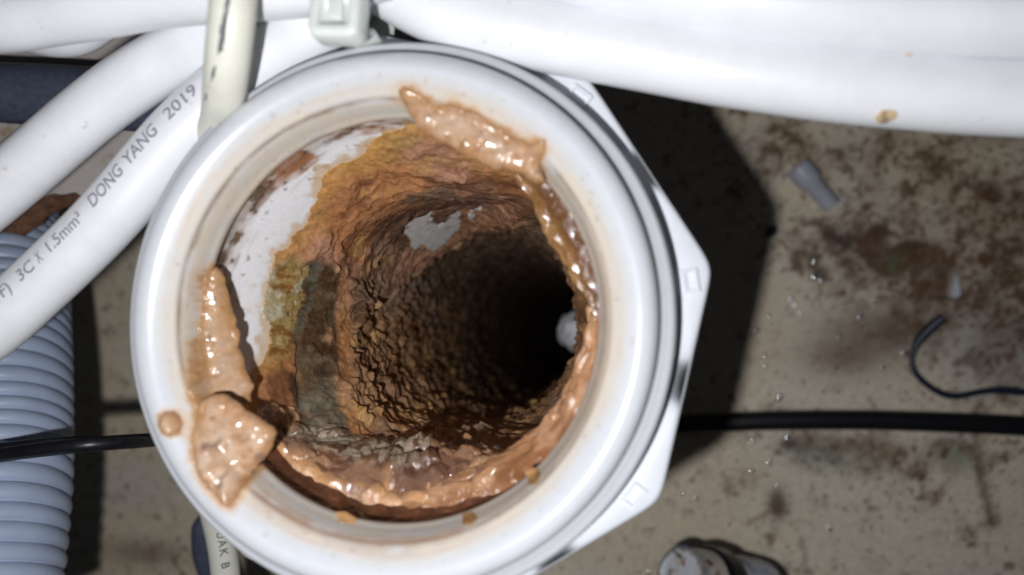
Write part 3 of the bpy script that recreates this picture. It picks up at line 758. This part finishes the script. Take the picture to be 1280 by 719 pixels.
# pale lump deep inside on the right wall
bm = bmesh.new(); bmesh.ops.create_icosphere(bm, subdivisions=5, radius=1)
V = np.array([v.co[:] for v in bm.verts]); F = [[v.index for v in f.verts] for f in bm.faces]; bm.free()
q = at(719, 413, -150)
n = fbm(V[:, 0] * 2 + V[:, 2], V[:, 1] * 2 - V[:, 2], 88)
Vv = V * (1 + 0.22 * n)[:, None] * np.array([6.0, 6.6, 6.5]) + q
o = mesh_obj('pale_lump', Vv, F, plain('pale_grey', srgb(214, 214, 220), 0.5, 0.35, 0.25, bmp=0.4, bs=0.5))
tag(o, 'pale grey lump deep inside the dark pipe', 'residue')

# ---------------------------------------------------------------- cables
def P3(pts):
    return [at(x, y, zz) for x, y, zz in pts]
def cable(name, label, pts, rad, mat, cat='cable', n=160, group=None, nseg=40, squash=None):
    pa = Path(P3(pts), n)
    V, F = tube(pa, rad, nseg, squash)
    o = mesh_obj(name, V, F, mat)
    tag(o, label, cat, group)
    return o, pa

def print_on(cab, pa, rad, text, s0, off, size, mat, flip=False, shear=0.0, spacing=1.0, name='printed_text', fit=None):
    """lettering printed on the sheath: s0 = start along the cable, off = angle round the cable from the top (degrees)"""
    cu = bpy.data.curves.new('txt', 'FONT'); cu.body = text; cu.size = size; cu.shear = shear; cu.space_character = spacing; cu.resolution_u = 3; cu.offset = 0.012 * size
    to = bpy.data.objects.new('txt', cu); C.objects.link(to)
    dg = bpy.context.evaluated_depsgraph_get()
    me = bpy.data.meshes.new_from_object(to.evaluated_get(dg)); bpy.data.objects.remove(to); bpy.data.curves.remove(cu)
    bm = bmesh.new(); bm.from_mesh(me); bpy.data.meshes.remove(me)
    bmesh.ops.triangulate(bm, faces=bm.faces[:])
    for _ in range(3):
        e = [e for e in bm.edges if e.calc_length() > size * 0.13]
        if e: bmesh.ops.subdivide_edges(bm, edges=e, cuts=1, use_grid_fill=False); bmesh.ops.triangulate(bm, faces=bm.faces[:])
    T = np.array([v.co[:] for v in bm.verts]); F = [[v.index for v in f.verts] for f in bm.faces]; bm.free()
    sg = -1 if flip else 1
    if fit: T[:, 0] = (T[:, 0] - T[:, 0].min()) * fit / np.ptp(T[:, 0])
    d = s0 + sg * T[:, 0]
    p, b_, nn = pa.at(d)
    a = np.radians(off) + sg * (T[:, 1] - size * 0.35) / rad
    V = p + (rad + 0.025) * (np.cos(a)[:, None] * nn - np.sin(a)[:, None] * b_)
    return mesh_obj(name, V, F, mat, cab)

R1 = 5.3
GC = 'white electrical cables bundled above the rim'
cab1, pa1 = cable('white_cable', 'white power cable with printed grey lettering running behind the left rim',
    [(-90, 462, -12), (-16, 414, -12), (48, 357, -12), (110, 298, -12), (151, 254, -12), (189, 209, -12), (224, 169, -12), (264, 130, -12), (306, 92, -12), (352, 56, -11), (400, 27, -10), (455, -30, -10)], R1, M_cable, group=GC, n=260)
cab2, pa2 = cable('white_cable', 'plain white cable running alongside the lettered cable toward the cable tie',
    [(-90, 310, -13), (0, 237, -13), (55, 190, -13), (110, 143, -13), (165, 102, -13), (215, 71, -13), (260, 47, -12), (320, 18, -12), (400, -18, -12), (470, -60, -12)], R1, M_cable, group=GC)
cab3, pa3 = cable('white_cable', 'white cable crossing the top left corner behind the ivory cable',
    [(-90, 27, -1), (0, 24, -1), (60, 15, -1), (120, 6, -1), (190, -7, -1), (260, -14, -1), (330, -19, -1), (400, -26, -1), (480, -45, -1)], R1, M_cable, group=GC)
cabA, paA = cable('white_cable', 'thick white cable curving over the upper right of the nut',
    [(380, -95, -8), (420, -66, -8), (462, -38, -8), (510, -8, -8), (560, 15, -8), (620, 31, -8), (690, 46, -8), (760, 59, -8), (830, 72, -8), (900, 85, -8), (980, 97, -8), (1060, 107, -8), (1150, 115, -8), (1240, 121, -8), (1380, 126, -8)], 5.6, M_cable, group=GC)
cabB, paB = cable('white_cable', 'white cable along the top right edge resting on the thicker cable',
    [(420, -150, -3), (560, -85, -3), (640, -61, -3), (720, -43, -3), (800, -26, -3), (900, -8, -3), (1000, 5, -3), (1100, 14, -3), (1200, 20, -3), (1380, 23, -3)], 5.5, M_cable, group=GC)
cabC, paC = cable('white_cable', 'short sagging piece of white cable under the top left cable',
    [(-40, 20, -18), (20, 38, -18), (70, 48, -18), (105, 42, -18), (140, 14, -18), (170, -30, -18)], 3.4, M_cable, group=GC)

def s_near(pa, px, py):
    """arc position of the cable point seen nearest to a spot of the photograph"""
    v = (pa.p - CAM) @ ROT
    x = CX + FPX * v[:, 0] / -v[:, 2]; y = CY - FPX * v[:, 1] / -v[:, 2]
    return float(pa.s[np.argmin((x - px) ** 2 + (y - py) ** 2)])
for txt, (x0, y0), (x1, y1), off, sz, sh in (('CTF)', (-1, 376), (28, 348), 6, 3.0, 0), ('3C', (40, 338), (57, 321), 6, 3.0, 0.1), ('X', (61, 317), (68, 309), 7, 3.0, 0.1), ('1.5mm\u00b2', (75, 302), (112, 261), 8, 3.1, 0),
                                             ('DONG', (124, 250), (162, 206), 10, 3.4, 0.15), ('YANG', (167, 200), (207, 160), 10, 3.4, 0.15), ('2019', (222, 150), (257, 115), 10, 3.2, 0)):
    s0, s1 = s_near(pa1, x0, y0), s_near(pa1, x1, y1)
    print_on(cab1, pa1, R1, txt, s0, off, sz, M_print, shear=sh, fit=s1 - s0)
# rust coloured specks stuck to the thick cable
for lab, (x, y), s in (('small rusty speck between the two white cables at top right', (1134, 63), 401), ('rusty round speck near the lower edge of the thick white cable', (1114, 140), 411)):
    q = at(x, y, -3); sl = s_near(paA, x, y)
    pp = paA.at(np.array([sl]))[0][0]
    poly = [(q[0] + 1.5 * math.cos(t), q[1] + 0.75 * math.sin(t)) for t in np.linspace(0, 2 * np.pi, 12, endpoint=False)]
    def bf(X, Y, y0=pp[1], z0=pp[2]):
        dy = np.clip(np.abs(Y - y0), 0, 5.5)
        return z0 + np.sqrt(np.maximum(5.6 ** 2 - dy ** 2, 0.5))
    flap('rust_speck', lab, poly, 0.18, 0.7, s, (srgb(214, 160, 100), srgb(220, 178, 130), srgb(200, 140, 80), srgb(226, 200, 168)), 'rusty specks on the white cables', basefn=bf, sp=0.14, lump=0.3, wavy=0.35)

# ivory cable in front of the white ones, diving past the rim
ivo, paI = cable('ivory_cable', 'ivory cable with smeared black print crossing in front of the white cables', 
    [(298, -70, 8), (293, -20, 8), (290, 20, 7.5), (285, 70, 5), (281, 110, 0), (276, 150, -8), (258, 200, -17), (232, 270, -29), (222, 360, -41), (228, 450, -48), (246, 560, -56), (268, 640, -62), (280, 700, -64), (286, 790, -66)], 3.25, M_ivory, n=220)
print_on(ivo, paI, 3.25, 'UAK B', s_near(paI, 280, 659), 34, 2.6, M_smear, spacing=1.25)
smv = []
for k, (yy, ss, ww, off) in enumerate([(8, 2.2, 0.5, -18), (26, 2.6, 0.9, -16), (40, 2.0, 1.0, -15), (53, 1.6, 0.8, -15), (80, 1.8, 0.45, -12), (110, 1.5, 0.4, -8)]):
    s0 = s_near(paI, 288, yy)
    N = 26; tt = np.linspace(0, 2 * np.pi, N, endpoint=False)
    rad_ = 1 + 0.35 * vnoise(tt * 2.0, tt * 0 + k * 3.7, 5)
    d = s0 + np.cos(tt) * rad_ * ss / 2 * 1.4; a = np.radians(-off) + np.sin(tt) * rad_ * ww / 2 / 3.25
    d = np.append(d, s0); a = np.append(a, np.radians(-off))
    p, b_, nn = paI.at(d)
    V = p + (3.25 + 0.03) * (np.cos(a)[:, None] * nn - np.sin(a)[:, None] * b_)
    mesh_obj('ink_smear', V, [[i, (i + 1) % N, N] for i in range(N)], M_smear, ivo)

# corrugated hose at the left
hp = Path(P3([(-35, 120, -122), (-20, 200, -108), (-8, 270, -92), (-2, 340, -79), (-3, 410, -70), (-5, 470, -63), (-8, 540, -57), (-13, 610, -51), (-22, 680, -46), (-34, 760, -41)]), 900)
ph = (hp.s / 3.9) % 1.0
rr = 16.6 - 1.8 * (1 - np.clip(np.sin(np.pi * ph), 0, 1) ** 0.38)
V, F = tube(hp, rr, 72)
o = mesh_obj('corrugated_hose', V, F, M_hose); tag(o, 'grey blue corrugated drain hose at the left edge', 'hose')

# black hose behind the cables, top left
o, _ = cable('black_hose', 'dusty thick black hose behind the white cables at top left',
    [(-80, 108, -52), (0, 116, -52), (60, 119, -52), (120, 123, -52), (200, 128, -52), (270, 133, -54), (360, 138, -60)], 7.0, M_blackpipe, cat='hose')
# thin black cords, at the left over the hose and on the floor at right
GB = 'thin black cords'
cable('black_cable', 'thin black cord lying across the corrugated hose',
    [(-70, 583, -35.5), (0, 569, -36), (60, 561, -36.5), (120, 555, -39), (190, 550, -50), (260, 545, -72), (330, 540, -110)], 1.55, M_black, cat='cable', group=GB, nseg=20)
cable('black_cable', 'thinner black cord merging with the cord across the hose',
    [(-70, 566, -36.5), (0, 558, -37), (50, 552.5, -37.5), (95, 550, -40.5), (150, 549, -44), (200, 546, -54), (270, 540, -80)], 0.75, M_black, cat='cable', group=GB, nseg=16)
cable('black_cable', 'flat black cord across the floor to the right of the fitting',
    [(640, 545, FZ + 5.5), (700, 540, FZ + 5.5), (780, 535, FZ + 5.5), (860, 531, FZ + 5.5), (940, 527, FZ + 5.5), (1020, 525.5, FZ + 5.5), (1100, 526, FZ + 5.5), (1180, 528.5, FZ + 5.5), (1260, 532, FZ + 5.5), (1400, 540, FZ + 5.5)], 3.2, M_black, cat='cable', group=GB, nseg=24, squash=(1.0, 0.75))
pw = Path(P3([(1179, 397, FZ + 4.5), (1162, 411, FZ + 2.5), (1146, 430, FZ + 1.4), (1140, 450, FZ + 1.4), (1145, 467, FZ + 1.4), (1160, 482, FZ + 1.4), (1180, 493, FZ + 1.4), (1200, 495, FZ + 1.4), (1225, 490, FZ + 1.6), (1250, 488, FZ + 1.6), (1285, 491, FZ + 1.5), (1350, 497, FZ + 1.4)]), 160)
wr = 1.15 + 0.35 * sm(0, 12, np.zeros(1)) + 0.35 * vnoise(pw.s / 9, pw.s * 0, 3) + 0.45 * np.exp(-((pw.s - 5) / 6) ** 2)
V, F = tube(pw, wr, 16); o = mesh_obj('black_wire', V, F, M_navy); tag(o, 'short curled black wire scrap on the floor at right', 'wire', GB)
# rounded black plug behind the ivory cable
pp = Path(P3([(259, 640, -96), (256, 665, -98), (257, 690, -100), (263, 712, -103), (280, 760, -112)]), 60)
wr = 3.6 * np.sqrt(np.clip(pp.s / 5, 0.02, 1)) ; V, F = tube(pp, wr, 28); o = mesh_obj('black_plug', V, F, M_blackpipe); tag(o, 'rounded black plug behind the ivory cable below the rim', 'plug')

# cable tie
tie = thing('cable_tie', 'translucent white cable tie head clamping the white cables', 'cable tie')
def rbox(sx, sy, sz, bev, seg=3):
    bm = bmesh.new(); bmesh.ops.create_cube(bm, size=1)
    for v in bm.verts: v.co = Vector((v.co.x * sx, v.co.y * sy, v.co.z * sz))
    bmesh.ops.bevel(bm, geom=bm.edges[:], offset=bev, segments=seg, affect='EDGES', profile=0.5)
    V = [v.co[:] for v in bm.verts]; F = [[v.index for v in f.verts] for f in bm.faces]; bm.free()
    return np.array(V), F
def head_shape():
    # body with a recessed window on top
    loops = []
    def rr_(w, h, rad, zz, n=6):
        pts = []
        for cx_, cy_, a0 in ((w / 2 - rad, h / 2 - rad, 0), (-w / 2 + rad, h / 2 - rad, 90), (-w / 2 + rad, -h / 2 + rad, 180), (w / 2 - rad, -h / 2 + rad, 270)):
            for k in range(n):
                a = math.radians(a0 + 90 * k / (n - 1)); pts.append((cx_ + rad * math.cos(a), cy_ + rad * math.sin(a), zz))
        return pts
    L_ = [rr_(7.2, 7.4, 1.3, -2.4), rr_(7.6, 7.8, 1.5, -1.8), rr_(7.6, 7.8, 1.5, 1.4), rr_(7.2, 7.4, 1.3, 2.1), rr_(6.4, 6.6, 1.0, 2.4), rr_(4.6, 4.6, 0.6, 2.4), rr_(4.2, 4.2, 0.5, 2.1), rr_(3.9, 3.9, 0.5, 1.0)]
    V = [p for l in L_ for p in l]; n = len(L_[0])
    F = [[i * n + k, i * n + (k + 1) % n, (i + 1) * n + (k + 1) % n, (i + 1) * n + k] for i in range(len(L_) - 1) for k in range(n)]
    F.append(list(range(n))[::-1]); F.append([(len(L_) - 1) * n + k for k in range(n)])
    return np.array(V), F
V, F = head_shape()
hq = at(424, 19, 4.5)
a = math.radians(-4); Rz = np.array([[math.cos(a), -math.sin(a), 0], [math.sin(a), math.cos(a), 0], [0, 0, 1]])
mesh_obj('tie_head', V @ Rz.T + hq, F, M_tie, tie)
Vb, Fb = rbox(2.2, 3.4, 1.0, 0.3); mesh_obj('pawl', Vb @ Rz.T + hq + np.array([0.1, 0.2, 1.6]), Fb, M_tie, tie)
st = Path([hq + np.array(v) for v in [(-0.6, 10.0, -2.0), (-0.3, 6.0, 0.6), (0.2, 2.0, 0.8), (0.8, -0.2, -1.2), (1.0, -0.6, -5.5), (0.8, 0.2, -12), (0.4, 4.0, -19), (-0.4, 14, -20), (-0.8, 20, -12), (-0.7, 15, -5), (-0.6, 10.0, -2.0)]], 90)
V, F = tube(st, 1.0, 16, squash=(2.3, 0.6)); mesh_obj('tie_strap', V, F, M_tie, tie)

# ---------------------------------------------------------------- broken board at upper left
brd = thing('chipboard_panel', 'pale laminated board with a broken brown lower edge behind the cables', 'board')
BZ = -68.0
edge_px = [(-90, 335), (-40, 306), (0, 284), (14, 277), (28, 268), (40, 256), (52, 246), (66, 243), (82, 244), (96, 242), (112, 244), (140, 241), (175, 240), (240, 236)]
ep = np.array([at(x, y, BZ)[:2] for x, y in edge_px])
es = spline(np.c_[ep, np.zeros(len(ep))], 140)[:, :2]
es[:, 1] += 0.35 * vnoise(np.arange(140) / 2.5, np.zeros(140), 9) + 0.5 * vnoise(np.arange(140) / 8, np.zeros(140), 19)
topl = np.stack([es[:, 0], np.full(140, 120.0)], 1)
def strip(rows): 
    V = np.concatenate(rows); return V, grid_faces(len(rows[0]), len(rows))
c3 = lambda A, zz: np.c_[A, np.full(len(A), zz)]
V, F = strip([c3(topl, BZ), c3(es, BZ)]); mesh_obj('laminate_face', V, F, M_board, brd, smooth=False)
rows = [c3(es + 0.0, BZ - 0.05)]
for k in range(1, 9):
    j = 0.9 * vnoise(np.arange(140) / 2.2, np.full(140, k * 0.9), 29)
    rows.append(np.c_[es[:, 0], es[:, 1] - 2.4 * math.sin(k / 8 * 1.5) - j * 0.6, BZ - 0.3 - 6.0 * k / 8 + 0.3 * j])
rows.append(np.c_[es[:, 0], es[:, 1] + 3, np.full(140, BZ - 7.0)])
V, F = strip(rows); mesh_obj('broken_edge', V, F, M_edge, brd)
V, F = strip([c3(topl, BZ - 7.1), c3(es + [0, 2.0], BZ - 7.1)]); mesh_obj('board_underside', V, F[:, ::-1], M_edge, brd)

# ---------------------------------------------------------------- small things on the floor
# grey crimp sleeve, narrow tube with a wider mouth
p0 = at(996, 208, FZ + 4.4); p1 = at(1041, 259, FZ + 3.4)
ax = p1 - p0; Ls = np.linalg.norm(ax); ax /= Ls; sd = np.cross(ax, [0, 0, 1]); sd /= np.linalg.norm(sd); upv = np.cross(sd, ax)
prof = [(3.0, 1.5), (3.6, 0), (4.3, 0.2), (4.4, 1.0), (4.35, 6.0), (4.0, 7.4), (3.2, 8.4), (3.15, Ls - 1), (2.9, Ls - 0.3), (0.1, Ls)]
a = np.arange(40) / 40 * 2 * np.pi
V = np.concatenate([p0 + ax * h_ + r_ * (np.cos(a)[:, None] * sd + np.sin(a)[:, None] * upv) for r_, h_ in prof])
o = mesh_obj('crimp_sleeve', V, grid_faces(40, len(prof), True), M_sleeve); tag(o, 'small grey plastic crimp sleeve lying on the stained floor', 'sleeve')

def chip(name, label, px, H, mat, zb, cat):
    pts = np.array([at(x, y, zb)[:2] for x, y in px]); n = len(pts); cen = pts.mean(0)
    V = [(*p, zb) for p in pts] + [(*(cen + (p - cen) * 0.85), zb + H) for p in pts]
    F = [[i, (i + 1) % n, n + (i + 1) % n, n + i] for i in range(n)] + [[n + i for i in range(n)]]
    o = mesh_obj(name, V, F, mat, smooth=False); tag(o, label, cat); return o
chip('plastic_chip', 'tiny white plastic shard on the brown stained floor', [(1193, 341), (1198, 356), (1200, 370), (1194, 374), (1186, 371), (1189, 357)], 1.4, M_chip, FZ + 0.2, 'shard')
chip('plastic_scrap', 'tiny dark blue scrap at the edge of the nut shadow', [(960, 283), (970, 280), (972, 291), (965, 297), (956, 296)], 1.6, M_navy, FZ + 0.2, 'scrap')

# corroded hose end at the bottom, mostly outside the picture
stub = thing('hose_end', 'dirty white hose end with a black band at the bottom right', 'hose')
q0 = at(850, 724, FZ + 44); q1 = at(985, 752, FZ + 12)
ax = q1 - q0; Lb = np.linalg.norm(ax); ax /= Lb; sd = np.cross(ax, [0, 0, 1]); sd /= np.linalg.norm(sd); upv = np.cross(sd, ax)
def sleeve(name, prof, colf, mat):
    prof = refine([(r_ * 0.82, h_ * 0.8) for r_, h_ in prof], 0.35); n = 96; a = np.arange(n) / n * 2 * np.pi
    V = np.concatenate([q0 + ax * h_ + r_ * (np.cos(a)[:, None] * sd + np.sin(a)[:, None] * upv) for r_, h_ in prof])
    H_ = np.repeat([p[1] for p in prof], n); R_ = np.repeat([p[0] for p in prof], n); A_ = np.tile(a, len(prof))
    return mesh_obj(name, V, grid_faces(n, len(prof), True), mat, stub, col=colf(R_, H_, A_))
def cf_face(R_, H_, A_):
    n = fbm(R_ * np.cos(A_) / 5 + 9, R_ * np.sin(A_) / 5, 7); c = mix(np.tile(srgb(222, 225, 232), (len(R_), 1)), srgb(212, 200, 178), sm(-0.1, 0.3, n))
    c = mix(c, srgb(70, 60, 48), sm(0.12, 0.4, fbm(R_ * np.cos(A_) / 3, R_ * np.sin(A_) / 3 + 5, 17)) * 0.9)
    c = mix(c, srgb(160, 112, 66), sm(0.42, 0.6, fbm(R_ * np.cos(A_) / 4 + 30, R_ * np.sin(A_) / 4, 27)))
    return mix(c, srgb(120, 124, 132), sm(7.9, 8.6, R_) * 0.8)
sleeve('end_face', [(0.02, 1.2), (9.2, 1.0), (9.8, 0.0), (11.0, 0.0), (11.6, 0.6), (11.6, 1.2)], cf_face, M_stub)
sleeve('sleeve', [(11.5, 1.2), (11.2, 3.5), (11.8, 9.0), (12.2, 12.0)], lambda R_, H_, A_: mix(np.tile(srgb(206, 196, 184), (len(R_), 1)), srgb(120, 100, 84), sm(0.1, 0.5, fbm(A_ * 3, H_ / 3, 4))), M_stub)
sleeve('band', [(12.2, 12.0), (13.2, 12.4), (13.6, 14), (13.6, 20), (13.2, 22), (12.2, 22.4)], lambda R_, H_, A_: np.tile(srgb(22, 24, 32), (len(R_), 1)), M_stub)
sleeve('hose_body', [(12.2, 22.2), (12.4, 26), (12.0, 27), (12.8, 33), (13.0, 44), (0.1, 44.2)], lambda R_, H_, A_: mix(np.tile(srgb(206, 211, 226), (len(R_), 1)), srgb(110, 112, 124), sm(0.1, 0.5, fbm(A_ * 3, H_ / 4, 14))), M_stub)

# water droplets splashed on the floor
drops = [(1019, 327), (1019, 346), (1027, 350), (989, 374), (994, 381), (963, 405), (947, 413), (948, 428), (956, 444), (957, 458), (924, 470), (975, 497), (1094, 377), (1076, 395), (1079, 405), (1049, 420), (1034, 457), (1104, 459),
         (1132, 441), (985, 548), (940, 553), (962, 579), (940, 589), (1038, 662), (972, 608), (1183, 392), (960, 397), (1000, 392), (870, 623), (853, 617), (910, 655), (812, 716), (798, 714), (836, 715), (892, 549), (962, 332), (1180, 570)]
bm = bmesh.new(); bmesh.ops.create_uvsphere(bm, u_segments=20, v_segments=12, radius=1.0)
for v in bm.verts:                                # a shallow cap of water
    rr_ = math.hypot(v.co.x, v.co.y)
    v.co.z = (math.sqrt(max(2.4 ** 2 - rr_ ** 2, 0)) - math.sqrt(2.4 ** 2 - 1)) if v.co.z > 0 else -0.02
V = np.array([v.co[:] for v in bm.verts]); F = [[v.index for v in f.verts] for f in bm.faces]; bm.free()
d0 = None
rs = np.random.RandomState(4)
for k, (x, y) in enumerate(drops):
    if d0 is None:
        d0 = o = mesh_obj('water_droplet', V, F, M_water)
    else:
        o = d0.copy(); C.objects.link(o)
    tag(o, 'tiny clear water droplet splashed on the beige floor', 'droplet', 'water droplets on the floor')
    q = at(x, y, FZ + 0.1); o.location = (q * K).tolist()
    s = 0.45 + 0.4 * rs.rand(); s = 1.0 if (x, y) in ((1019, 327), (1019, 346), (985, 548), (975, 497), (1132, 441)) else s
    o.scale = (s, s, s)
